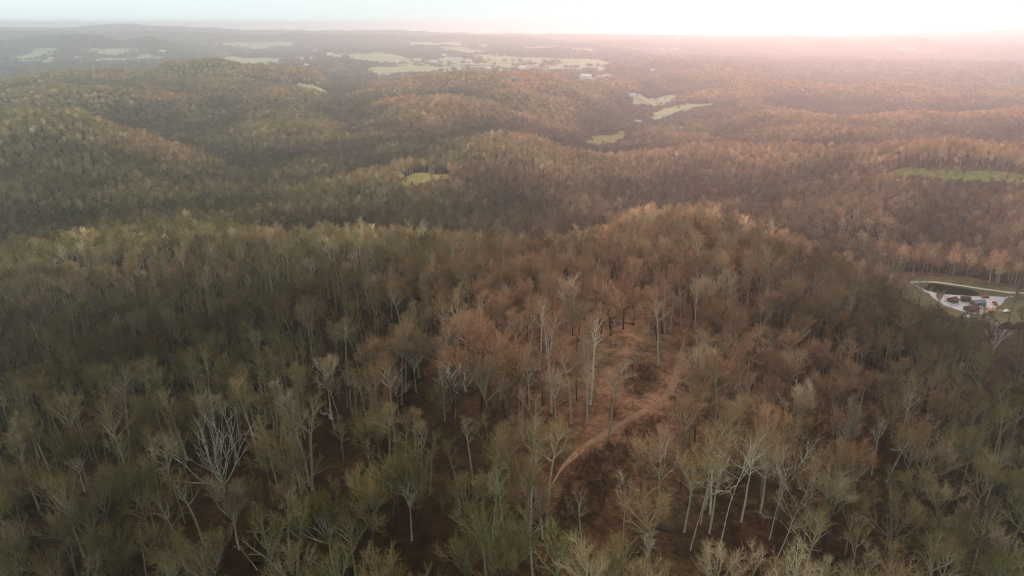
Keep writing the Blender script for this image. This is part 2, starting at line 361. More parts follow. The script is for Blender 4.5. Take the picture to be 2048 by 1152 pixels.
def strip(name, line, w, m, label, cat, lift, wobble=0.2):
    P = [line[0]]
    L = [np.array(p) for p in line]; pts = []
    for i in range(len(L)-1):                  # Catmull-Rom through the sighted points
        a, b_, c_, d_ = L[max(i-1, 0)], L[i], L[i+1], L[min(i+2, len(L)-1)]
        n = max(4, int(np.hypot(*(c_-b_))/1.2))
        for t in np.linspace(0, 1, n, endpoint=False):
            pts.append(0.5*(2*b_+(c_-a)*t+(2*a-5*b_+4*c_-d_)*t*t+(3*b_-a-3*c_+d_)*t**3))
    pts = np.array(pts); tg = np.gradient(pts, axis=0); tg /= np.hypot(tg[:, 0], tg[:, 1])[:, None]; nr = np.stack([-tg[:, 1], tg[:, 0]], 1)
    V = []; nc = 7; tap = np.clip(np.minimum(np.arange(len(pts)), len(pts)-1-np.arange(len(pts)))/14, 0.12, 1)
    for k in range(len(pts)):
        ww = w*tap[k]*(1+wobble*vnoise(pts[k, 0]/4, pts[k, 1]/4, 3)); wr = w*tap[k]*(1+wobble*vnoise(pts[k, 0]/4, pts[k, 1]/4, 8))
        for j in range(nc):
            f = j/(nc-1)*2-1; q = pts[k]+nr[k]*f*(ww if f > 0 else wr)
            V.append((q[0], q[1], float(H(q[0], q[1]))+CAMZ+(lift if abs(f) < .99 else -0.05)-0.05*(abs(abs(f)-.5) < .2)))
    F = [(k*nc+j, k*nc+j+1, (k+1)*nc+j+1, (k+1)*nc+j) for k in range(len(pts)-1) for j in range(nc-1)]
    o = link(name, mesh(name, V, F, [m], smooth=True)); tag(o, label, cat, kind='structure')
def flat_poly(name, poly, zz_, m, label, cat, grow=1.0):
    c0 = np.mean(poly, 0); n = len(poly); P = [c0+(np.array(p)-c0)*grow for p in poly]; out_ = []
    for i in range(n):
        a, b_, c_, d_ = P[i-1], P[i], P[(i+1) % n], P[(i+2) % n]
        for t in np.linspace(0, 1, 6, endpoint=False):
            q = 0.5*(2*b_+(c_-a)*t+(2*a-5*b_+4*c_-d_)*t*t+(3*b_-a-3*c_+d_)*t**3); q = q+np.array([vnoise(q[0]/2, q[1]/2, 2), vnoise(q[0]/2, q[1]/2, 6)])*0.35; out_.append((q[0], q[1], zz_+CAMZ))
    o = link(name, mesh(name, out_+[(c0[0], c0[1], zz_+CAMZ)], [(i, (i+1) % len(out_), len(out_)) for i in range(len(out_))], [m])); tag(o, label, cat, kind='structure')
strip('dirt_track', TRACK, 1.0, M_track, 'narrow earth track climbing the near ridge', 'dirt track', 0.12, 0.35)
strip('dirt_road', ROAD, 1.9, M_dirt_road, 'pale dirt road passing behind the pond', 'dirt road', 0.10)
strip('gravel_drive', DRIVE, 2.0, M_gravel, 'pale gravel drive looping round the near side of the pond', 'drive', 0.14)
flat_poly('gravel_yard', YARD, FZ+0.06, M_gravel, 'pale gravel farmyard beside the pond', 'gravel yard')
M_mud = ground_mat('pond_mud', [(0.3, (0.06, 0.04, 0.025)), (0.5, (0.10, 0.06, 0.035)), (0.7, (0.15, 0.09, 0.05))], 0.8)
flat_poly('pond_bank', POND, FZ+0.03, M_mud, 'brown muddy bank round the farm pond', 'bank', 1.14)
m, nt_, b = mat('pond_water', (0.012, 0.016, 0.006), 0.6, 0.0)
bp = N(nt_, 'ShaderNodeBump'); bp.inputs['Strength'].default_value = 0.15
nt_.links.new(noise_node(nt_, geo_vec(nt_), 1.5), bp.inputs['Height']); nt_.links.new(bp.outputs[0], b.inputs['Normal'])
flat_poly('pond_water', POND, FZ+0.20, m, 'small dark oval farm pond beside the gravel yard', 'pond')

# ------------------------------------------------------------------ bark and twig materials
def bark_mat(name, warm, cool, warm2, var=0.5, lift=0.0):
    m, nt, b = mat(name, (0.1, 0.1, 0.1), 0.95, 0.05)
    oi = N(nt, 'ShaderNodeObjectInfo')
    w = side_warm(nt, None, 'INSTANCER', 'warm'); tone = side_warm(nt, None, 'INSTANCER', 'tone')
    r = oi.outputs['Random']
    col = mixc(nt, cool, warm, w)
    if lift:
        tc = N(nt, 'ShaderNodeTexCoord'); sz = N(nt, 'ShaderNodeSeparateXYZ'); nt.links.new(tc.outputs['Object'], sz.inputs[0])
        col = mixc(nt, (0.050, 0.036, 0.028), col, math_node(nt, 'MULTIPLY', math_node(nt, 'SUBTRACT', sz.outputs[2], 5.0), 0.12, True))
    r2 = math_node(nt, 'FRACT', math_node(nt, 'MULTIPLY', r, 7.31))
    pick = math_node(nt, 'MULTIPLY', math_node(nt, 'SUBTRACT', r2, 0.68), 2.6, True)
    col = mixc(nt, col, warm2, pick)
    g_ = math_node(nt, 'ADD', math_node(nt, 'MULTIPLY', r, var), 1-var/2)
    n = noise_node(nt, geo_vec(nt), 0.55, 3, 0.7)
    g_ = math_node(nt, 'MULTIPLY', g_, math_node(nt, 'ADD', math_node(nt, 'MULTIPLY', n, 0.9), 0.55))
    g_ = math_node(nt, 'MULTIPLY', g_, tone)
    cc = N(nt, 'ShaderNodeCombineColor')
    for i in range(3): nt.links.new(g_, cc.inputs[i])
    col = mixc(nt, col, cc.outputs[0], 1.0, 'MULTIPLY')
    nt.links.new(col, b.inputs['Base Color'])
    return m
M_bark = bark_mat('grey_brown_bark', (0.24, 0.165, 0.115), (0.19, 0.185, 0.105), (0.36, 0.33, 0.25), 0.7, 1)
M_pale_t = bark_mat('pale_bark', (0.29, 0.22, 0.16), (0.24, 0.235, 0.145), (0.38, 0.35, 0.27), 0.5)
M_branch = bark_mat('branches', (0.29, 0.21, 0.15), (0.235, 0.225, 0.12), (0.42, 0.37, 0.28), 0.6)
M_twig = bark_mat('twigs', (0.31, 0.168, 0.100), (0.170, 0.145, 0.052), (0.33, 0.255, 0.165), 0.6)
M_rust = bark_mat('withered_leaves', (0.42, 0.17, 0.055), (0.30, 0.18, 0.045), (0.38, 0.20, 0.07), 0.5)
M_brush = bark_mat('brush_twigs', (0.060, 0.032, 0.018), (0.036, 0.028, 0.012), (0.08, 0.055, 0.036), 0.6)
def white_bark(name, base, dark):
    m, nt, b = mat(name, base, 0.9, 0.1); v = geo_vec(nt)
    f = noise_node(nt, v, 1.6, 5, 0.7)
    nt.links.new(ramp(nt, [(0.34, dark), (0.50, base), (0.7, tuple(min(.8, q*1.2) for q in base))], f), b.inputs['Base Color'])
    return m
M_white = white_bark('white_sycamore_bark', (0.50, 0.46, 0.37), (0.22, 0.18, 0.13))
M_pale = white_bark('pale_grey_green_bark', (0.36, 0.36, 0.28), (0.16, 0.15, 0.10))
M_bleach = white_bark('bleached_dead_wood', (0.60, 0.55, 0.50), (0.28, 0.24, 0.20))
M_dark = white_bark('dark_wet_bark', (0.06, 0.045, 0.034), (0.025, 0.018, 0.014))

# ------------------------------------------------------------------ trees
class Buf:
    def __init__(s): s.V = []; s.F = []
    def tube(s, P, Rr, n):
        b0 = len(s.V); k = len(P)
        for i, p in enumerate(P):
            d = (P[min(i+1, k-1)]-P[max(i-1, 0)]); d = d.normalized() if d.length > 0 else Vector((0, 0, 1))
            u = d.cross(Vector((0.31, 0.83, 0.17))).normalized(); w = d.cross(u)
            for j in range(n):
                a = 2*math.pi*j/n; s.V.append(p+(u*math.cos(a)+w*math.sin(a))*Rr[i])
        for i in range(k-1):
            for j in range(n):
                a = b0+i*n+j; b_ = b0+i*n+(j+1) % n; s.F.append((a, b_, b_+n, a+n))
    def rib(s, P, w0, rnd):
        d = (P[-1]-P[0]); u = d.cross(Vector((rnd.gauss(0, 1), rnd.gauss(0, 1), rnd.gauss(0, 1)))).normalized()
        b0 = len(s.V); k = len(P)
        for i, p in enumerate(P[:-1]):
            w = w0*(1-0.6*i/(k-1)); s.V.append(p-u*w*.5); s.V.append(p+u*w*.5)
        s.V.append(P[-1])
        for i in range(k-2):
            a = b0+2*i; s.F.append((a, a+1, a+3, a+2))
        a = b0+2*(k-2); s.F.append((a, a+1, a+2))

def rvec(r):
    return Vector((r.gauss(0, 1), r.gauss(0, 1), r.gauss(0, 1))).normalized()
def off(d, ang, r):
    u = d.cross(rvec(r)).normalized(); return (d*math.cos(ang)+u*math.sin(ang)).normalized()
def path(p, d, L, n, wig, up, r, pull=None):
    P = [p.copy()]
    for i in range(n):
        d = (d+rvec(r)*wig+Vector((0, 0, up))+(pull or Vector((0, 0, 0)))).normalized(); p = p+d*(L/n); P.append(p.copy())
    return P, d
def along(P, t):
    f = t*(len(P)-1); i = min(int(f), len(P)-2); return P[i].lerp(P[i+1], f-i), (P[i+1]-P[i]).normalized()

def grow_tree(seed, Ht=22, bole=0.45, spread=38, limbs=8, sub=8, tw=7, fine=7, wid=0.045, trunk_r=None, droop=0.0, lean=0.0,
              top=True, twig_len=1.0, limb_len=0.46, sides=6, leafy=0, detail=1.0, wig=0.09):
    """unit tree: trunk + limbs in one buffer, branches + twigs in the other"""
    r = random.Random(seed); T = Buf(); C = Buf(); D = Buf(); C.D = D
    tr_ = trunk_r or Ht*0.0125
    ln = Vector((math.cos(seed*1.7), math.sin(seed*1.7), 0))*lean if not isinstance(lean, Vector) else lean
    tl = Ht*(0.86 if top else bole+0.20)
    P, dd = path(Vector((0, 0, -0.6)), (Vector((0, 0, 1))+ln*0.6).normalized(), tl, 8, wig*0.55, 0.05, r, ln*0.12)
    rad = [tr_*(1.25 if i == 0 else 1-0.80*(i/8)**1.3) for i in range(9)]
    T.tube(P, rad, sides)
    golden = r.random()*6
    for i in range(limbs):
        f = (i+r.random()*0.7)/limbs
        t = (bole*Ht/tl)+(1-bole*Ht/tl)*(f if top else f**0.8)
        t = min(t, 0.985); p, d0 = along(P, t)
        golden += 2.4+r.uniform(-.4, .4)
        ang = math.radians(spread*(1.15-0.65*f)+r.uniform(-8, 8))
        side = Vector((math.cos(golden), math.sin(golden), 0))
        d = (Vector((0, 0, 1))*math.cos(ang)+side*math.sin(ang)).normalized()
        L = Ht*limb_len*(1.05-0.45*f if top else 1.0)*r.uniform(0.75, 1.15)
        n = 7; LP, _ = path(p, d, L, n, wig*1.9, (0.05 if top else 0.085)-droop, r)
        lr = tr_*(0.50 if top else 0.62)*(1-0.35*f)
        T.tube(LP, [lr*(1-0.82*k/n) for k in range(n+1)], max(3, sides-2))
        for j in range(sub):
            t2 = 0.36+0.64*(j+r.random()*0.8)/sub; t2 = min(t2, 0.99)
            p2, d2 = along(LP, t2); d2 = off(d2, math.radians(r.uniform(22, 50)), r)
            d2 = (d2+Vector((0, 0, 0.28))).normalized()
            L2 = L*0.44*(1.15-0.55*t2)*r.uniform(0.7, 1.2)
            B, _ = path(p2, d2, L2, 3, wig*1.8, 0.06-droop, r)
            br = lr*0.30*(1.2-0.7*t2)
            if j < 2 and sub > 3:           # a real fork
                p2, d2 = along(LP, r.uniform(0.18, 0.42)); d2 = (off(d2, math.radians(r.uniform(20, 36)), r)+Vector((0, 0, 0.2))).normalized()
                B, _ = path(p2, d2, L*r.uniform(.55, .75), 5, wig*1.8, 0.07-droop, r); L2 = L*.5; br = lr*.55
                T.tube(B, [br*(1-0.8*k/5) for k in range(6)], 4); B = B[1:]
            D.tube(B, [max(br*(1-.22*k), wid*(1.15-.2*min(k, 4))) for k in range(len(B)-1)]+[wid*.3], 3) if len(B) < 5 else None
            for k in range(tw):
                t3 = 0.2+0.8*(k+r.random())/tw; p3, d3 = along(B, min(t3, 0.99))
                d3 = (off(d3, math.radians(r.uniform(20, 55)), r)+Vector((0, 0, 0.15))).normalized()
                L3 = max(L2*0.5*(1.2-0.5*t3), 0.9*twig_len)*r.uniform(0.7, 1.2)
                B3, _ = path(p3, d3, L3, 2, 0.15, 0.04, r)
                C.rib(B3, wid*1.6, r)
                for q in range(fine):
                    p4, d4 = along(B3, r.uniform(0.15, 0.98)); d4 = (off(d4, math.radians(r.uniform(18, 55)), r)+Vector((0, 0, 0.12))).normalized()
                    C.rib([p4, p4+d4*r.uniform(0.6, 1.15)*twig_len], wid*r.uniform(0.7, 1.1), r)
    LF = Buf()
    if leafy:
        for q in range(leafy):
            v = C.V[r.randrange(len(C.V))]+rvec(r)*0.3; s_ = r.uniform(0.10, 0.22)
            LF.rib([v, v+rvec(r)*s_*1.6], s_*1.6, r)
    return T, C, LF

def joined(name, bufs, mats):
    V = []; F = []; mi = []
    for k, b_ in enumerate(bufs):
        o_ = len(V); V += b_.V; F += [tuple(i+o_ for i in f) for f in b_.F]; mi += [k]*len(b_.F)
    return mesh(name, V, F, mats, mi)

# near kinds: (description, parameters)
KINDS = {
 'round':   dict(Ht=20, bole=0.42, spread=46, limbs=11, sub=8, tw=6, fine=4, limb_len=0.31, top=False, wid=0.042),
 'fan':     dict(Ht=22, bole=0.46, spread=34, limbs=10, sub=8, tw=6, fine=4, limb_len=0.33, top=False, wid=0.042),
 'tall':    dict(Ht=25, bole=0.58, spread=42, limbs=10, sub=6, tw=5, fine=3, limb_len=0.19, top=True, wid=0.040),
 'slim':    dict(Ht=21, bole=0.54, spread=36, limbs=7, sub=5, tw=4, fine=3, limb_len=0.18, top=True, wid=0.038, trunk_r=0.17),
 'leafy':   dict(Ht=17, bole=0.34, spread=48, limbs=9, sub=7, tw=5, fine=4, limb_len=0.36, top=True, leafy=1100, wid=0.045),
 'sapling': dict(Ht=10, bole=0.22, spread=44, limbs=8, sub=4, tw=4, fine=3, limb_len=0.34, top=True, trunk_r=0.08, wid=0.03, twig_len=0.7),
}
near = []                                   # (kind, trunk mesh, crown mesh, height)
for ki, (kn, pr) in enumerate(KINDS.items()):
    for v in range(3 if kn in ('round', 'fan', 'tall') else 2):
        T, C, LF = grow_tree(100+ki*10+v, lean=0.07*v, **pr)
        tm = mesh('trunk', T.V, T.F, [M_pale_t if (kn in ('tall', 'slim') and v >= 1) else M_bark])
        cm = joined('crown', [C.D, C, LF], [M_branch, M_twig, M_rust])
        near.append((kn, tm, cm, pr['Ht']))
def joined_pair(tm, cm, name):              # one mesh for the unnumbered mass of the wood
    me = bpy.data.meshes.new(name)
    V = np.empty(len(tm.vertices)*3, np.float32); tm.vertices.foreach_get('co', V)
    V2 = np.empty(len(cm.vertices)*3, np.float32); cm.vertices.foreach_get('co', V2)
    n1 = len(tm.vertices)
    F = [tuple(p.vertices) for p in tm.polygons]+[tuple(i+n1 for i in p.vertices) for p in cm.polygons]
    mi = [0]*len(tm.polygons)+[p.material_index+1 for p in cm.polygons]
    return mesh(name, list(map(tuple, np.concatenate([V, V2]).reshape(-1, 3))), F, [tm.materials[0], M_branch, M_twig, M_rust], mi)

def lib(name, meshes):
    cl = bpy.data.collections.new(name)
    for i, me in enumerate(meshes):
        o = bpy.data.objects.new('%s_%02d' % (name, i), me); cl.objects.link(o)
    return cl

_sr = np.random.default_rng(99)
def shade(e, *parts):
    x, y = np.array([e.location.x]), np.array([max(e.location.y, 45.)])
    w = float(np.clip(field_at(WARM, x, y)[0]+_sr.normal(0, .16), 0, 1)); t = float(field_at(TONE, x, y)[0]*_sr.uniform(.85, 1.15))
    for p in parts: p['warm'] = w; p['tone'] = t
def scatter(name, label, cat, coll, P, var, rot, sc):
    me = bpy.data.meshes.new(name)
    me.vertices.add(len(P)); me.vertices.foreach_set('co', np.asarray(P, np.float32).ravel())
    xs_, ys_ = np.asarray(P)[:, 0], np.asarray(P)[:, 1]; rr_ = np.random.default_rng(len(P))
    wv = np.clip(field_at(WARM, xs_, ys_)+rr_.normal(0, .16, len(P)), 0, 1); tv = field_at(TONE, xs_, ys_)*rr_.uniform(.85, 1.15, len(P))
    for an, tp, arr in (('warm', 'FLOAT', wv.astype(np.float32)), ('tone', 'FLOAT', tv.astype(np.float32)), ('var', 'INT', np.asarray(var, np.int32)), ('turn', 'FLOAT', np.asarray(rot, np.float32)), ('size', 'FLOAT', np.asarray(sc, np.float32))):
        at = me.attributes.new(an, tp, 'POINT'); at.data.foreach_set('value', arr)
    me.update()
    o = link(name, me); tag(o, label, cat, kind='stuff')
    ng = bpy.data.node_groups.new(name, 'GeometryNodeTree')
    ng.interface.new_socket('Geometry', in_out='INPUT', socket_type='NodeSocketGeometry')
    ng.interface.new_socket('Geometry', in_out='OUTPUT', socket_type='NodeSocketGeometry')
    gi = ng.nodes.new('NodeGroupInput'); go = ng.nodes.new('NodeGroupOutput')
    ci = ng.nodes.new('GeometryNodeCollectionInfo'); ci.inputs['Collection'].default_value = coll
    ci.inputs['Separate Children'].default_value = True; ci.inputs['Reset Children'].default_value = True
    ip = ng.nodes.new('GeometryNodeInstanceOnPoints')
    def attr(n, t):
        a = ng.nodes.new('GeometryNodeInputNamedAttribute'); a.data_type = t; a.inputs['Name'].default_value = n
        return a.outputs[0]
    cx_ = ng.nodes.new('ShaderNodeCombineXYZ')
    ng.links.new(attr('turn', 'FLOAT'), cx_.inputs[2])
    ng.links.new(gi.outputs[0], ip.inputs['Points']); ng.links.new(ci.outputs[0], ip.inputs['Instance'])
    ip.inputs['Pick Instance'].default_value = True
    ng.links.new(attr('var', 'INT'), ip.inputs['Instance Index'])
    ng.links.new(cx_.outputs[0], ip.inputs['Rotation']); ng.links.new(attr('size', 'FLOAT'), ip.inputs['Scale'])
    ng.links.new(ip.outputs[0], go.inputs[0])
    md = o.modifiers.new('scatter', 'NODES'); md.node_group = ng
    return o

# horizon table: for every column, the steepest sight line up to each distance (to skip trees that ground hides)
SL = -HZ/GY; MINT = np.minimum.accumulate(SL, axis=0)
def visible(x, y, zt, slack):
    fi = np.clip((np.log(y)-LY[0])/(LY[1]-LY[0]), 0, NY-1).astype(int); fj = np.clip((x/y-AA[0])/(AA[1]-AA[0]), 0, NA-1).astype(int)
    fi = np.maximum(fi-1, 0)
    return (-zt/y) < MINT[fi, fj]-(-slack/y)
def in_view(x, y, z0, z1, mpx=140):
    u0, v0 = proj(x, y, z0); u1, v1 = proj(x, y, z1)
    return (u1 > -mpx) & (u1 < 2048+mpx) & (v1 < 1152+30) & (y > 40)
def open_ground(x, y, margin=1.5):
    i = np.clip(np.searchsorted(YY, y)-1, 0, NY-2); j = np.clip(((x/y-AA[0])/(AA[1]-AA[0])).astype(int), 0, NA-2)
    o_ = cls[i, j] > 0
    o_ |= (dist_line(TRACK, x, y) < 2.4) | (dist_line(ROAD, x, y) < 4)
    return o_
def sites(y0, y1, sp, seed):
    r = np.random.default_rng(seed)
    xs = np.arange(-1.05*y1, 1.05*y1, sp); ys = np.arange(y0, y1, sp)
    X, Y = np.meshgrid(xs, ys); X[1::2] += sp/2
    X = (X+r.uniform(-.48, .48, X.shape)*sp).ravel(); Y = (Y+r.uniform(-.48, .48, Y.shape)*sp).ravel()
    k = (abs(X) < 1.0*Y+25) & (Y >= y0) & (Y < y1); X, Y = X[k], Y[k]
    Z = H(X, Y); k = in_view(X, Y, Z, Z+24) & ~open_ground(X, Y); X, Y, Z = X[k], Y[k], Z[k]
    k = visible(X, Y, Z+24, 6); return X[k], Y[k], Z[k], r

# ------------------------------------------------------------------ singled-out trees (hero trees)
USED = []
def plant(name, px, py, py_top, T, C, mats, label, group, Ht, rot=0.0, crown_mat=None):
    x, y, zg = hit(px, py); u, v = proj(x, y, zg+Ht)
    # size so that the top reaches its height in the photograph
    lo, hi = 4.0, 45.0
    for _ in range(30):
        md = (lo+hi)/2
        if proj(x, y, zg+md)[1] > py_top: lo = md
        else: hi = md
    s = md/Ht
    e = bpy.data.objects.new(name, None); COL.objects.link(e); e.location = (x, y, zg+CAMZ); e.rotation_euler = (0, 0, rot); e.scale = (s, s, s)
    e.empty_display_size = 1
    tag(e, label, 'tree', group)
    shade(e, link('trunk', mesh('trunk', T.V, T.F, [mats[0]]), e), *([link('crown', joined('crown', [C.D, C], [mats[2] if len(mats) > 2 else M_branch, mats[1]]), e)] if C.V else []))
    USED.append((x, y, 2.6)); return e, s
HERO = []
def syc(px, py, pt, seed, label, lean, **kw):
    pr = dict(Ht=22, bole=0.52, spread=44, limbs=9, sub=7, tw=5, fine=4, limb_len=0.30, top=True, wid=0.035, wig=0.13, trunk_r=0.095); pr.update(kw)
    T, C, _ = grow_tree(seed, lean=Vector((lean, 0, 0)), **pr)
    HERO.append((label, plant('sycamore_tree', px, py, pt, T, C, [M_white, M_twig, M_white], label, 'white-barked sycamores on the near slope', pr['Ht'])[0], (px, (py+pt)/2)))
syc(1772, 965, 850, 301, 'white-barked sycamore standing alone on the dark right-hand slope, crown swept right', 0.4, spread=52, bole=0.5, trunk_r=0.16, fine=3)
syc(1315, 1046, 885, 302, 'white sycamore forked halfway up below the bramble patch by the track', 0.05, bole=0.50, limbs=6, top=False, limb_len=0.42, spread=34)
syc(1380, 1102, 915, 303, 'very straight white sycamore with the longest bare trunk, lower right of the track', 0.05, bole=0.62, limbs=8)
syc(1436, 1100, 865, 304, 'broad-crowned white sycamore whose many limbs spread behind the straight one', 0.16, bole=0.56, limbs=11, spread=58, limb_len=0.34)
syc(1538, 1080, 905, 305, 'pale sycamore with a two-pronged fork, upright, beside the leaning sycamore', 0.12, bole=0.52, limbs=6, top=False, limb_len=0.40, spread=38)
syc(1552, 1120, 945, 306, 'leaning white sycamore with long limbs reaching right, near the bottom edge', 0.42, bole=0.30, limbs=11, spread=64, limb_len=0.36, wig=0.17)
syc(1245, 1082, 945, 307, 'yellowish pale sycamore with a split trunk in front of the bramble patch', 0.12, bole=0.42, limbs=8)
T, C, _ = grow_tree(308, lean=Vector((-0.28, 0, 0)), Ht=19, bole=0.55, spread=36, limbs=6, sub=5, tw=4, fine=4, limb_len=0.24, wid=0.04, trunk_r=0.2, wig=0.16)
HERO.append(('bent pale tree', plant('bent_tree', 1167, 1104, 972, T, C, [M_pale, M_twig], 'pale greenish bent tree bowing left over the foot of the track', None, 19)[0], (1155, 1040)))
T, C, _ = grow_tree(309, Ht=24, bole=0.42, spread=30, limbs=7, sub=4, tw=2, fine=0, limb_len=0.52, top=False, wid=0.06, wig=0.16)
e9, s9 = plant('dead_tree', 904, 880, 740, T, C, [M_dark, M_bleach, M_bleach], 'dark-trunked dead tree with bleached antler-like top limbs', None, 24); HERO.append(('dead tree', e9, (904, 800)))
T, C, _ = grow_tree(310, Ht=12, bole=0.3, spread=40, limbs=5, sub=2, tw=1, fine=0, limb_len=0.45, top=False, wid=0.07, wig=0.28, trunk_r=0.16)
HERO.append(('white snag', plant('dead_tree', 671, 858, 796, T, C, [M_bleach, M_bleach, M_bleach], 'small twisted white snag in the dark lower left wood', None, 12)[0], (671, 825)))
T, C, _ = grow_tree(311, Ht=20, bole=0.10, spread=36, limbs=11, sub=4, tw=3, fine=0, limb_len=0.80, top=False, wid=0.06, wig=0.11, trunk_r=0.34)
HERO.append(('splayed tree', plant('splayed_tree', 448, 985, 852, T, C, [M_pale, M_pale, M_pale], 'pale tree of long bare splayed limbs without twigs, lower left', None, 20)[0], (430, 910)))
T, C, _ = grow_tree(312, Ht=12, bole=0.7, spread=40, limbs=3, sub=2, tw=2, fine=0, limb_len=0.3, wid=0.05, wig=0.2, lean=Vector((-0.5, 0, 0)), trunk_r=0.14)
HERO.append(('leaning snag', plant('dead_tree', 516, 1140, 1078, T, C, [M_pale, M_pale, M_pale], 'thin curved dead trunk leaning left near the bottom left edge', None, 12)[0], (505, 1110)))
T, C, _ = grow_tree(313, Ht=15, bole=0.2, spread=46, limbs=8, sub=4, tw=2, fine=1, limb_len=0.6, top=False, wid=0.06, wig=0.12)
HERO.append(('pale forked snag', plant('dead_tree', 1984, 712, 642, T, C, [M_bleach, M_bleach, M_bleach], 'pale many-forked snag standing on the grassy slope below the farm', None, 15)[0], (1990, 675)))
oakp = dict(Ht=20, bole=0.33, spread=68, limbs=11, sub=10, tw=7, fine=6, limb_len=0.46, top=False, wid=0.06, wig=0.17, trunk_r=0.36)
T, C, _ = grow_tree(314, lean=Vector((-0.12, 0, 0)), **oakp)
HERO.append(('left oak', plant('oak_tree', 1222, 672, 560, T, C, [M_bark, M_twig], 'wide spreading oak, the left one of the two beside the open leafy clearing', None, 20)[0], (1215, 610)))
T, C, _ = grow_tree(315, lean=Vector((0.08, 0, 0)), **oakp)
HERO.append(('right oak', plant('oak_tree', 1246, 658, 555, T, C, [M_bark, M_twig], 'wide spreading oak, the right one of the two beside the open leafy clearing', None, 20)[0], (1256, 600)))
T, C, _ = grow_tree(316, Ht=22, bole=0.40, spread=52, limbs=14, sub=12, tw=8, fine=7, limb_len=0.50, top=False, wid=0.055)
HERO.append(('great dome tree', plant('bare_tree', 962, 838, 655, T, C, [M_bark, M_twig], 'largest dome-crowned bare tree in the middle of the picture, above the dead tree', None, 22)[0], (955, 730)))
fanp = dict(Ht=21, bole=0.42, spread=34, limbs=12, sub=11, tw=8, fine=7, limb_len=0.50, top=False, wid=0.055)
for (px, py, pt, sd, lb) in [(833, 786, 682, 317, 'pale fan-shaped bare tree left of the largest dome crown'),
                             (478, 1100, 975, 318, 'silver-grey round-crowned tree on the lower left slope below the splayed tree'),
                             (668, 1150, 1005, 319, 'big silvery bare tree at the bottom edge left of centre'),
                             (752, 1125, 975, 320, 'tall fan-crowned grey tree just right of the big silvery one at the bottom'),
                             (824, 1082, 925, 321, 'dark-trunked dome-crowned tree with olive twigs near the bottom'),
                             (1024, 1195, 1065, 322, 'yellowish fan-crowned tree at the bottom edge below the track'),
                             (170, 985, 878, 323, 'irregular pale green-grey crown standing above the dark left hollow'),
                             (60, 1070, 955, 324, 'grey-green drooping tree at the left edge near the bottom'),
                             (885, 1050, 965, 325, 'round olive-grey crown just right of the dark-trunked dome tree'),
                             (1690, 1110, 990, 326, 'olive bushy-crowned tree low in the dark right-hand wood')]:
    T, C, _ = grow_tree(sd, **fanp)
    HERO.append((lb, plant('bare_tree', px, py, pt, T, C, [M_pale if sd in (318, 319, 323, 317) else M_bark, M_twig], lb, None, 21)[0], (px, (py+pt)/2)))

HPX = [(1264, 193), (1276, 245), (1322, 201), (1362, 257), (1171, 156), (1202, 139), (1044, 137), (1029, 158), (938, 124), (867, 125), (889, 112), (325, 104), (157, 116), (629, 102), (660, 109), (676, 111), (613, 131), (1305, 141), (1355, 78), (964, 93)]
def in_poly_px(poly, u, v): return inside(poly, u, v)
HGL = [([(px-9, py-5), (px+9, py-5), (px+9, py+3), (px-9, py+3)], hit(px, py)[1]-15, 0.97) for px, py in HPX]
GLADES = [([(1805, 556), (2048, 566), (2048, 640), (1990, 645), (1900, 632), (1835, 590)], 430, 0.93), ([(1960, 660), (1990, 640), (2060, 650), (2050, 705), (1985, 705)], 330, 0.6),
 ([(800, 362), (840, 344), (900, 345), (895, 360), (850, 370), (812, 380)], 860, 0.96), ([(1166, 281), (1202, 268), (1254, 262), (1243, 278), (1202, 290)], 1650, 0.97),
 ([(1780, 341), (1850, 336), (2060, 348), (2060, 372), (1950, 366), (1800, 358)], 880, 0.90), ([(1635, 478), (1765, 491), (1745, 503), (1650, 496)], 620, 0.7),
 ([(1255, 186), (1355, 188), (1345, 212), (1300, 213), (1255, 205)], 2500, 0.97), ([(1262, 236), (1296, 236), (1296, 252), (1262, 252)], 1900, 0.98), ([(1290, 236), (1335, 212), (1400, 204), (1478, 210), (1450, 224), (1320, 241)], 2000, 0.95),
 ([(1080, 900), (1090, 780), (1120, 680), (1190, 610), (1260, 640), (1330, 680), (1340, 760), (1290, 820), (1180, 890)], 175, 0.25), ([(1225, 770), (1260, 735), (1340, 730), (1345, 760), (1290, 800)], 175, 0.8), ([(1150, 930), (1200, 880), (1270, 840), (1330, 860), (1290, 940), (1200, 970)], 175, 0.6)]+HGL
GL2 = [(p, (hit(sum(q[0] for q in p)/len(p), sum(q[1] for q in p)/len(p))[1]+(0 if y_ < 500 else 30)) if y_ > 200 and len(p) != 4 else y_, pr) for p, y_, pr in GLADES]
TPX = [(1125, 940), (1175, 890), (1230, 856), (1290, 822), (1338, 785), (1356, 735), (1362, 705)]
def thin(X, Y, Z, h_, r):
    keep = np.ones(len(X), bool); p = r.random(len(X))
    for t in (0.15, 0.4, 0.65, 0.9):
        u, v = proj(X, Y, Z+h_*t)
        for poly, yd, pr in GL2: keep &= ~(inside(poly, u, v) & (Y < yd) & (p < pr))
        if Y.min() < 400: keep &= ~((dist_line(TPX, u, v) < 26) & (p < 0.94) & (v < 1100))
        for _, e, (hu, hv) in HERO:
            if Y.min() < 400: 
                hb = e.location.y; keep &= ~((abs(u-hu) < (52 if 'sycamore' in e.name else 34)) & (abs(v-hv) < (90 if 'sycamore' in e.name else 75)) & (Y < hb+2) & (p < 0.96))
    return keep

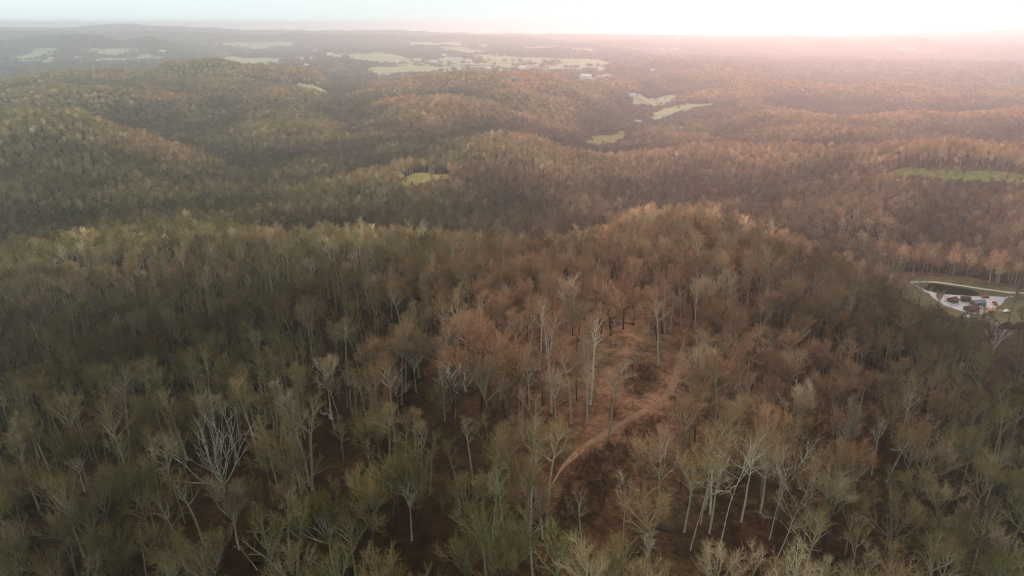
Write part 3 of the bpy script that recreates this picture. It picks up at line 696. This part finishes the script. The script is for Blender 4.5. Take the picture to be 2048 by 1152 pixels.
# ------------------------------------------------------------------ the near wood: trees one by one, then the mass
def pick_near(X, Y, r, wx):
    n = len(X); den = fbm(X/40, Y/40, 2, 31)
    p = r.random(n); kinds = np.array([k[0] for k in near]); out_ = np.zeros(n, int)
    left = X < -30
    for i in range(n):
        q = p[i]
        if (X[i] < -45 or X[i] > 110) and Y[i] > 125: q = 0.30+q*0.7
        elif Y[i] < 150: q = q*0.9 if q < .6 else q
        kn = ('round' if q < .20 else 'fan' if q < .42 else 'tall' if q < .64 else 'slim' if q < .87 else 'leafy' if q < .89 else 'sapling')
        if kn == 'leafy' and Y[i] < 200: kn = 'slim'
        opt = np.flatnonzero(kinds == kn); out_[i] = opt[r.integers(len(opt))]
    return out_
X, Y, Z, r = sites(60, 470, 5.1, 41)
keep = thin(X, Y, Z, 19, r)
for (ux, uy, ur) in USED: keep &= np.hypot(X-ux, Y-uy) > ur
op = inside(OPEN, X, Y) | inside(BR1, X, Y) | inside(BR2, X, Y)
keep &= ~(((X < -45) & (Y > 150) | (X > 60) & (Y > 130)) & (r.random(len(X)) < 0.30))
keep &= ~(op & (r.random(len(X)) > 0.72))
dens = fbm(X/35, Y/35, 2, 33); keep &= ~((dens < -0.55) & (r.random(len(X)) > 0.5))
X, Y, Z = X[keep], Y[keep], Z[keep]
var = pick_near(X, Y, r, None); size = r.uniform(0.62, 1.10, len(X)); turn = r.uniform(0, 6.28, len(X))
hh_ = np.array([near[v][3] for v in var])*size
dep = Y*math.cos(PITCH)-Z*math.sin(PITCH)
U0, V0 = proj(X, Y, Z); U1, V1 = proj(X, Y, Z+hh_)
show = (U1 > 5) & (U1 < 2043) & (V1 > 0) & (V1 < 1135)
score = np.where(show & (hh_ > 8), hh_/dep, -1)
order = np.argsort(-score)[:292]; sel = np.zeros(len(X), bool); sel[order] = True
KW = {'round': ('round-crowned', 'bare_tree'), 'fan': ('fan-crowned', 'bare_tree'), 'tall': ('tall', 'tall_bare_tree'), 'slim': ('slender', 'slender_tree'),
      'leafy': ('rusty-leaved', 'rusty_tree'), 'sapling': ('small', 'sapling')}
SHORT = {0: 'lone sycamore on the right slope', 1: 'forked white sycamore', 2: 'very straight white sycamore', 3: 'broad white sycamore', 4: 'two-pronged pale sycamore',
 5: 'leaning white sycamore', 6: 'yellowish split sycamore', 7: 'bent pale tree', 8: 'bleached dead tree', 9: 'twisted white snag', 10: 'splayed pale tree', 11: 'thin leaning dead trunk',
 12: 'pale many-forked snag', 13: 'left spreading oak', 14: 'right spreading oak', 15: 'largest dome tree', 16: 'pale fan-shaped tree', 17: 'silver round-crowned tree', 18: 'big silvery tree',
 19: 'tall grey fan tree', 20: 'dark-trunked dome tree', 21: 'yellowish bottom tree', 22: 'pale crown above the hollow', 23: 'drooping left-edge tree', 24: 'round olive crown', 25: 'bushy tree low right'}
ORD = ['nearest', 'second', 'third', 'fourth', 'fifth', 'sixth', 'seventh', 'eighth', 'ninth', 'tenth', 'eleventh', 'twelfth', 'thirteenth', 'fourteenth', 'fifteenth', 'sixteenth', 'seventeenth', 'eighteenth', 'nineteenth', 'twentieth']
buckets = {}
for i in order:
    u, v = U1[i], (V0[i]+V1[i])/2
    ds = [math.hypot(u-q[2][0], v-q[2][1]) for q in HERO]; k = int(np.argmin(ds)); hx, hy = HERO[k][2]
    a = math.degrees(math.atan2(v-hy, u-hx)) % 360
    sec = ['right of', 'below and right of', 'below', 'below and left of', 'left of', 'above and left of', 'above', 'above and right of'][int(((a+22.5) % 360)//45)]
    buckets.setdefault((k, sec, near[var[i]][0]), []).append((ds[k], i))
LAB = {}
for (k, sec, kn), L in buckets.items():
    L.sort()
    for j, (_, i) in enumerate(L):
        LAB[i] = '%s bare %s, the %s of its kind %s the %s' % (KW[kn][0], 'sapling' if kn == 'sapling' else 'tree', ORD[min(j, 19)], sec, SHORT[k])
        if kn == 'leafy': LAB[i] = LAB[i].replace(' bare tree', ' tree')
        LAB[i] = ' '.join(LAB[i].split()[:16]) if len(LAB[i].split()) <= 16 else LAB[i].replace(' of its kind', '')
for i in order:
    kn, tm, cm, ht = near[var[i]]
    e = bpy.data.objects.new(KW[kn][1], None); COL.objects.link(e)
    e.location = (X[i], Y[i], Z[i]+CAMZ); e.rotation_euler = (0, 0, turn[i]); e.scale = (size[i],)*3
    tag(e, LAB[i], 'tree', 'bare trees on the near ridge')
    shade(e, link('trunk', tm, e), link('crown', cm, e))
near_lib = lib('wood_tree', [joined_pair(t, c_, 'wood_tree') for _, t, c_, _ in near])
k = ~sel
scatter('woodland', 'leafless wood covering the near ridge and its flanks', 'woodland', near_lib,
        np.stack([X[k], Y[k], Z[k]+CAMZ], -1), var[k], turn[k], size[k])

# undergrowth: low dark brush
def brush(seed):
    r = random.Random(seed); B = Buf()
    for i in range(16):
        a = r.random()*6.28; p = Vector((math.cos(a), math.sin(a), 0))*r.random()*1.2; d = (Vector((math.cos(a), math.sin(a), 0))*0.6+Vector((0, 0, 1))).normalized()
        P, _ = path(p, d, r.uniform(1.2, 2.6), 3, 0.2, -0.02, r); B.rib(P, 0.045, r)
        for q in range(9):
            p4, d4 = along(P, r.uniform(0.2, 0.98)); B.rib([p4, p4+off(d4, r.uniform(0.3, 1.1), r)*r.uniform(0.4, 0.9)], 0.04, r)
    return B
bl = []
for i in range(4):
    B = brush(500+i); bl.append(mesh('brush', B.V, B.F, [M_brush]))
T, C, _ = grow_tree(520, **KINDS['sapling']); bl.append(joined('brush', [T, C.D, C], [M_bark, M_branch, M_twig]))
brush_lib = lib('brush', bl)
X, Y, Z, r = sites(60, 430, 4.2, 43)
dd_ = fbm(X/22, Y/22, 3, 51); bb = inside(BR1, X, Y) | inside(BR2, X, Y)
k = ((dd_+r.uniform(-.6, .6, len(X)) > 0.45) & ~inside(OPEN, X, Y)) | bb | (inside(OPEN, X, Y) & (r.random(len(X)) < 0.12)); X, Y, Z, bb = X[k], Y[k], Z[k], bb[k]
vv = np.where(bb, r.integers(0, 4, len(X)), np.where(r.random(len(X)) < .1, 4, r.integers(0, 4, len(X))))
scatter('undergrowth', 'low dark brambles and brush under the trees of the near ridge', 'undergrowth', brush_lib,
        np.stack([X, Y, Z+CAMZ], -1), vv, r.uniform(0, 6.28, len(X)), r.uniform(0.5, 1.3, len(X))*np.where(vv == 4, 0.8, 1))
X, Y, Z, r = sites(60, 300, 1.5, 44)
wx_ = fbm(X/9, Y/9, 2, 81)*5; wy_ = fbm(X/9, Y/9, 2, 86)*7
k = inside(BR1, X+wx_, Y+wy_) | inside(BR2, X+wx_, Y+wy_) | inside(BR2, X+12, Y+14); X, Y, Z = X[k], Y[k], Z[k]
scatter('bramble_patch', 'two dense dark bramble patches beside the earth track', 'brambles', brush_lib,
        np.stack([X, Y, Z+CAMZ], -1), r.integers(0, 4, len(X)), r.uniform(0, 6.28, len(X)), r.uniform(0.45, 0.9, len(X)))

# middle distance
mid = []
for i in range(8):
    pr = dict(KINDS[['round', 'fan', 'tall', 'round', 'fan', 'slim', 'leafy', 'tall'][i]]); pr.update(sub=6, tw=3, fine=3, wid=0.13, twig_len=1.4, sides=4)
    if pr.get('leafy'): pr['leafy'] = 500
    T, C, LF = grow_tree(600+i, **pr); mid.append(joined('mid_tree', [T, C.D, C, LF], [M_pale_t if i in (2, 5) else M_bark, M_branch, M_twig, M_rust]))
mid_lib = lib('mid_tree', mid)
X, Y, Z, r = sites(470, 1350, 7.4, 45)
k = thin(X, Y, Z, 19, r); X, Y, Z = X[k], Y[k], Z[k]
q = r.random(len(X)); vv = np.where(q < .03, 6, r.choice([0, 1, 2, 3, 4, 5, 7], len(X)))
scatter('woodland', 'bare woods on the hills behind the near ridge', 'woodland', mid_lib,
        np.stack([X, Y, Z+CAMZ], -1), vv, r.uniform(0, 6.28, len(X)), r.uniform(0.75, 1.15, len(X)))
print('near/mid', len(order), len(X))

# far trees: few, larger twig sprays
def far_tree(seed, n, s, Ht=20, W_=4.6, rnd_clump=1):
    r = random.Random(seed); B = Buf(); T = Buf()
    for t in range(rnd_clump):
        a = r.random()*6.28; rr = 11*math.sqrt(r.random()) if rnd_clump > 1 else 0; o_ = Vector((math.cos(a)*rr, math.sin(a)*rr, 0)); hs = r.uniform(.75, 1.1)
        T.tube([o_+Vector((0, 0, -1)), o_+Vector((0, 0, Ht*.7*hs))], [0.35, 0.12], 3)
        for i in range(n):
            d = rvec(r); d.z = abs(d.z)*1.2-0.25; rad = r.uniform(0.55, 1.0)
            p = o_+Vector((d.x*W_*rad, d.y*W_*rad, (Ht*.62+d.z*Ht*.33*rad)*hs)); dr = (Vector((d.x, d.y, abs(d.z)+.7))+rvec(r)*.5).normalized()
            B.rib([p, p+dr*s*r.uniform(1.2, 2.2)], s*r.uniform(0.35, .6), r)
    return joined('far_tree', [T, B], [M_bark, M_twig])
far_lib = lib('far_tree', [far_tree(700+i, 110, 1.5) for i in range(5)])
X, Y, Z, r = sites(1350, 3300, 9.5, 47)
k = thin(X, Y, Z, 19, r); X, Y, Z = X[k], Y[k], Z[k]
scatter('woodland', 'hazy bare woods on the middle hills on both sides of the side valley', 'woodland', far_lib,
        np.stack([X, Y, Z+CAMZ], -1), r.integers(0, 5, len(X)), r.uniform(0, 6.28, len(X)), r.uniform(0.75, 1.2, len(X)))
print('far', len(X))
clump_lib = lib('tree_clump', [far_tree(800+i, 26, 3.2, rnd_clump=7) for i in range(5)])
X, Y, Z, r = sites(3300, 11500, 34, 49)
k = thin(X, Y, Z, 19, r); X, Y, Z = X[k], Y[k], Z[k]
valley = (fbm(X/500, Y/500, 3, 61) < -0.35) & (Z < -212) & (Y > 3800)
k = ~valley | (r.random(len(X)) < 0.2); X, Y, Z = X[k], Y[k], Z[k]
scatter('distant_woods', 'blue-grey distant woods fading toward the horizon', 'woods', clump_lib,
        np.stack([X, Y, Z+CAMZ], -1), r.integers(0, 5, len(X)), r.uniform(0, 6.28, len(X)), r.uniform(0.8, 1.3, len(X)))
print('clumps', len(X))

# ------------------------------------------------------------------ fallen logs and stumps
def log_thing(p0, p1, rad, m, label, name='fallen_log'):
    a = hit(*p0); b_ = hit(*p1); A = Vector((a[0], a[1], a[2]+CAMZ+rad*.8)); Bv = Vector((b_[0], b_[1], b_[2]+CAMZ+rad*.8))
    e = bpy.data.objects.new(name, None); COL.objects.link(e); e.location = A; tag(e, label, 'log')
    B = Buf(); r = random.Random(p0[0]); D = Bv-A; P = [D*t+Vector((r.uniform(-.15, .15), 0, r.uniform(-.02, .05))) for t in (0, .25, .5, .75, 1)]
    B.tube(P, [rad, rad*.95, rad*.85, rad*.7, rad*.5], 7); link('stem', mesh('stem', B.V, B.F, [m]), e)
    for t in (.55, .72, .88):
        Q_ = Buf(); p = D*t; d = (D.normalized()+Vector((r.uniform(-.6, .6), r.uniform(-.6, .6), .5))).normalized(); Q_.tube([p, p+d*1.2, p+d*2.2+Vector((0, 0, .2))], [rad*.4, rad*.25, .03], 4)
        link('branch_stub', mesh('branch_stub', Q_.V, Q_.F, [m]), e)
M_wood_log = white_bark('brown_dead_wood', (0.22, 0.12, 0.07), (0.10, 0.055, 0.03))
log_thing((1108, 817), (1140, 798), .2, M_wood_log, 'brown fallen log slanting across the leafy clearing left of the track')
log_thing((1048, 741), (1075, 744), .3, M_pale, 'pale fallen log lying level at the top left of the clearing')
log_thing((1218, 646), (1268, 650), .28, M_dark, 'thin fallen log lying behind the trunks of the two oaks')
log_thing((612, 622), (640, 662), .3, M_dark, 'dark fallen trunk lying in the wood left of centre')
log_thing((1290, 1050), (1350, 1068), .3, M_dark, 'dark fallen log beneath the white sycamores')
log_thing((1790, 972), (1828, 978), .3, M_dark, 'dark log lying at the foot of the lone sycamore on the right')
log_thing((1212, 960), (1216, 985), .3, M_dark, 'short dark log at the lower edge of the bramble patch')
log_thing((500, 1130), (548, 1122), .22, M_bark, 'slim log lying beside the thin leaning dead trunk')
x, y, zz = hit(1247, 752)
B = Buf(); B.tube([Vector((0, 0, -.3)), Vector((.05, 0, 1.2)), Vector((0, 0.1, 2.6))], [.32, .26, .22], 7); B.F.append(tuple(range(14, 21)))
o = link('tree_stump', mesh('tree_stump', B.V, B.F, [M_dark])); o.location = (x, y, zz+CAMZ); tag(o, 'tall dark stump standing alone in the middle of the clearing', 'stump')

# ------------------------------------------------------------------ buildings
def boxm(x0, x1, y0, y1, z0, z1):
    V = [(x, y, z) for z in (z0, z1) for y in (y0, y1) for x in (x0, x1)]
    return V, [(0, 2, 3, 1), (4, 5, 7, 6), (0, 1, 5, 4), (1, 3, 7, 5), (3, 2, 6, 7), (2, 0, 4, 6)]
def flatm(name, c_, rough=0.7):
    m, nt, b = mat(name, c_, rough, 0.2); n = noise_node(nt, geo_vec(nt), 0.8, 5, 0.7)
    nt.links.new(ramp(nt, [(0.3, tuple(q*.78 for q in c_)), (0.7, c_)], n), b.inputs['Base Color']); return m
M_wall = flatm('white_siding', (0.78, 0.78, 0.76)); M_roofw = flatm('white_metal_roof', (0.75, 0.77, 0.80), .4)
M_roofb = flatm('blue_grey_roof', (0.35, 0.42, 0.52), .4); M_roofg = flatm('grey_shingles', (0.20, 0.20, 0.21)); M_roofr = flatm('dark_red_roof', (0.10, 0.030, 0.026))
M_glass = flatm('window_glass', (0.05, 0.06, 0.07), .1); M_door = flatm('brown_door', (0.16, 0.09, 0.05)); M_red = flatm('red_paint', (0.30, 0.045, 0.035)); M_wood = flatm('weathered_boards', (0.16, 0.12, 0.09))
def house(x, y, zb, rot, w, l, hw, hr, wm, rm, name, label, cat, group=None, porch=False):
    e = bpy.data.objects.new(name, None); COL.objects.link(e); e.location = (x, y, zb+CAMZ); e.rotation_euler = (0, 0, rot); tag(e, label, cat, group)
    V = [(-l/2, -w/2, -1.5), (l/2, -w/2, -1.5), (l/2, w/2, -1.5), (-l/2, w/2, -1.5), (-l/2, -w/2, hw), (l/2, -w/2, hw), (l/2, w/2, hw), (-l/2, w/2, hw), (-l/2, 0, hw+hr), (l/2, 0, hw+hr)]
    F = [(0, 1, 5, 4), (2, 3, 7, 6), (3, 0, 4, 8, 7), (1, 2, 6, 9, 5)]
    link('wall', mesh('wall', V, F, [wm]), e)
    ov = 0.06*w; t = 0.25; k = hr/(w/2); s = w/2+ov
    RV = []; 
    for zz_ in (0.02, t):
        RV += [(-l/2-ov, -s, hw-ov*k+zz_), (l/2+ov, -s, hw-ov*k+zz_), (l/2+ov, 0, hw+hr+zz_), (-l/2-ov, 0, hw+hr+zz_), (l/2+ov, s, hw-ov*k+zz_), (-l/2-ov, s, hw-ov*k+zz_)]
    RF = [(0, 1, 2, 3), (3, 2, 4, 5), (6, 9, 8, 7), (9, 11, 10, 8), (0, 6, 7, 1), (5, 4, 10, 11), (0, 3, 9, 6), (3, 5, 11, 9), (1, 7, 8, 2), (2, 8, 10, 4)]
    link('roof', mesh('roof', RV, RF, [rm]), e)
    nw = max(2, int(l/4.5)); wme = None
    for sd in (-1, 1):
        for i in range(nw):
            xx = -l/2+l*(i+.5)/nw
            if sd == -1 and i == nw//2:
                V, F = boxm(xx-.6, xx+.6, -w/2-.06, -w/2+.05, 0, 2.1); link('door', mesh('door', V, F, [M_door]), e); continue
            if wme is None:
                V, F = boxm(-.6, .6, -.06, .06, 0, 1.3); wme = mesh('window', V, F, [M_glass])
            ow = link('window', wme, e); ow.location = (xx, sd*(w/2+.01), min(1.0, hw*.35))
    if porch:
        V, F = boxm(-l/2, l/2, -w/2-2.6, -w/2-.1, hw*.8, hw*.8+.15); link('porch_roof', mesh('porch_roof', V, F, [rm]), e)
        for sx in (-1, 0, 1):
            V, F = boxm(sx*(l/2-.2)-.08, sx*(l/2-.2)+.08, -w/2-2.5, -w/2-2.34, -.5, hw*.8); link('porch_post', mesh('porch_post', V, F, [wm]), e)
    return e
FARH = [(1264, 193, 18, 'large blue-roofed white farmhouse at the near edge of the side valley fields', M_roofb), (1276, 245, 14, 'white farmhouse above the green field in the side valley', M_roofw),
 (1322, 201, 11, 'small white house on the pale field right of the blue-roofed farmhouse', M_roofw), (1362, 257, 7, 'tiny white cabin among red-brown trees right of the side valley', M_roofw),
 (1171, 156, 34, 'long white barn at the mouth of the side valley', M_roofw), (1202, 139, 20, 'small white house at the right end of the big valley field', M_roofw),
 (1044, 137, 26, 'white farmstead in the lower right part of the big valley field', M_roofw), (1029, 158, 16, 'pale house just behind the central wooded ridge', M_roofw),
 (938, 124, 24, 'white farmhouse in the middle of the big valley field', M_roofw), (867, 125, 26, 'low white barn at the left of the big valley field', M_roofw),
 (889, 112, 24, 'white house on the far upper edge of the big valley field', M_roofw), (325, 104, 30, 'white house at the foot of the cone-shaped hill', M_roofw),
 (157, 116, 26, 'white house on the left valley field below the blue hill', M_roofw), (629, 102, 26, 'small white house alone in the far plain left of centre', M_roofw),
 (660, 109, 30, 'long pale building on the far plain left of centre', M_roofw), (676, 111, 22, 'grey-roofed house beside the long pale far building', M_roofg),
 (613, 131, 18, 'white shed behind the left wooded ridge crest', M_roofw), (1305, 141, 14, 'white house on the wooded slope right of the valley', M_roofw),
 (1355, 78, 40, 'white hilltop house near the horizon right of centre', M_roofw), (964, 93, 40, 'pale house in a far clearing near the horizon', M_roofw)]
for i, (px, py, l, lb, rm) in enumerate(FARH):
    p = hit(px, py); 
    if p is None: continue
    l *= 1.45
    house(p[0], p[1], p[2], random.Random(i).uniform(-.7, .7), l*.5, l, l*.17+1.5, l*.13+.8, M_wall, rm, 'farmhouse' if 'barn' not in lb else 'barn', lb, 'house' if 'barn' not in lb else 'barn')
FS = [(1905, 604, 0.5, 5.5, 5, 'dark red-roofed shed at the left of the gravel yard', M_wood, M_roofr), (1930, 603, -.2, 3.6, 5.5, 'narrow dark lean-to behind the left shed in the gravel yard', M_wood, M_roofr),
      (1955, 610, .15, 4.6, 8.5, 'long low dark-roofed shed in the middle of the gravel yard', M_wood, M_roofg), (1942, 622, .3, 6, 7.5, 'dark-roofed cabin at the front edge of the gravel yard', M_wood, M_roofr)]
for px, py, rt, w, l, lb, wm, rm in FS:
    p = hit(px, py); house(p[0], p[1], p[2], rt, w, l, 2.3, 1.3, wm, rm, 'shed', lb, 'shed')
def truck(px, py, rot, label, bm, name='pickup_truck', cat='pickup truck'):
    p = hit(px, py); e = bpy.data.objects.new(name, None); COL.objects.link(e); e.location = (p[0], p[1], p[2]+CAMZ); e.rotation_euler = (0, 0, rot); tag(e, label, cat)
    pf = [(-2.6, .45), (2.55, .45), (2.6, .95), (1.4, 1.1), (.75, 1.75), (-.65, 1.75), (-.85, 1.1), (-2.6, 1.1)]
    n = len(pf); V = [(x, s*.92, z_) for s in (-1, 1) for x, z_ in pf]; F = [tuple(range(n-1, -1, -1)), tuple(range(n, 2*n))]+[(i, (i+1) % n, n+(i+1) % n, n+i) for i in range(n)]
    F = [F[0], F[1]]+F[2:]
    link('body', mesh('body', V, F, [bm]), e)
    V = [(.78, -.8, 1.68), (.78, .8, 1.68), (1.38, .82, 1.14), (1.38, -.82, 1.14)]; V = [(a+.02, b_, c_+.02) for a, b_, c_ in V]
    link('windscreen', mesh('windscreen', V, [(0, 1, 2, 3)], [M_glass]), e)
    wm_ = None
    for sx in (-1.7, 1.65):
        for sy in (-.86, .86):
            if wm_ is None:
                B = Buf(); B.tube([Vector((0, -.13, 0)), Vector((0, .13, 0))], [.4, .4], 12); B.F += [tuple(range(12)), tuple(range(23, 11, -1))]; wm_ = mesh('wheel', B.V, B.F, [M_dark])
            o_ = link('wheel', wm_, e); o_.location = (sx, sy*1.02, .4)
truck(1970, 596, .1, 'red pickup truck parked at the far edge of the gravel yard', M_red)
truck(1989, 608, 1.2, 'small red tractor-like truck at the right side of the gravel yard', M_red, 'farm_truck', 'farm truck')
truck(2012, 624, .4, 'white car parked right of the straw pile below the yard', M_wall, 'parked_car', 'car')
truck(1937, 636, -.1, 'white car parked in the grass just below the gravel yard', M_wall, 'parked_car', 'car')
# sandy soil heap
p = hit(1984, 621); B = Buf(); r = random.Random(5)
nr, ns = 5, 18
for i in range(nr+1):
    for j in range(ns):
        a = 2*math.pi*j/ns; rr = (1-i/nr)*(1+.2*math.sin(3*a+1)+r.uniform(-.06, .06)); B.V.append(Vector((math.cos(a)*6*rr, math.sin(a)*3*rr, -.2+1.7*math.sin(i/nr*1.57)+r.uniform(-.08, .08))))
for i in range(nr):
    for j in range(ns): a = i*ns+j; b_ = i*ns+(j+1) % ns; B.F.append((a, b_, b_+ns, a+ns))
o = link('soil_heap', mesh('soil_heap', B.V, B.F, [flatm('orange_soil', (0.52, 0.30, 0.14))])); o.location = (p[0], p[1], p[2]+CAMZ); tag(o, 'orange-tan soil heap at the lower right of the gravel yard', 'soil heap')

# ------------------------------------------------------------------ haze
V, F = boxm(-20000, 20000, -1500, 14300, float(HZ.min())+CAMZ-30, max(float(HZ.max())+26, 6)+CAMZ)
hm = bpy.data.materials.new('haze_air'); hm.use_nodes = True; hn = hm.node_tree; hn.nodes.clear()
ho = hn.nodes.new('ShaderNodeOutputMaterial'); pv = hn.nodes.new('ShaderNodeVolumePrincipled')
pv.inputs['Color'].default_value = (0.85, 0.97, 1.0, 1); pv.inputs['Density'].default_value = HAZE; pv.inputs['Anisotropy'].default_value = 0.72
hn.links.new(pv.outputs[0], ho.inputs['Volume'])
try: hm.cycles.homogeneous_volume = True
except Exception as ex: print(ex)
o = link('haze', mesh('haze', V, F, [hm])); tag(o, 'thin pale haze filling the air over the whole valley', 'haze', kind='stuff')
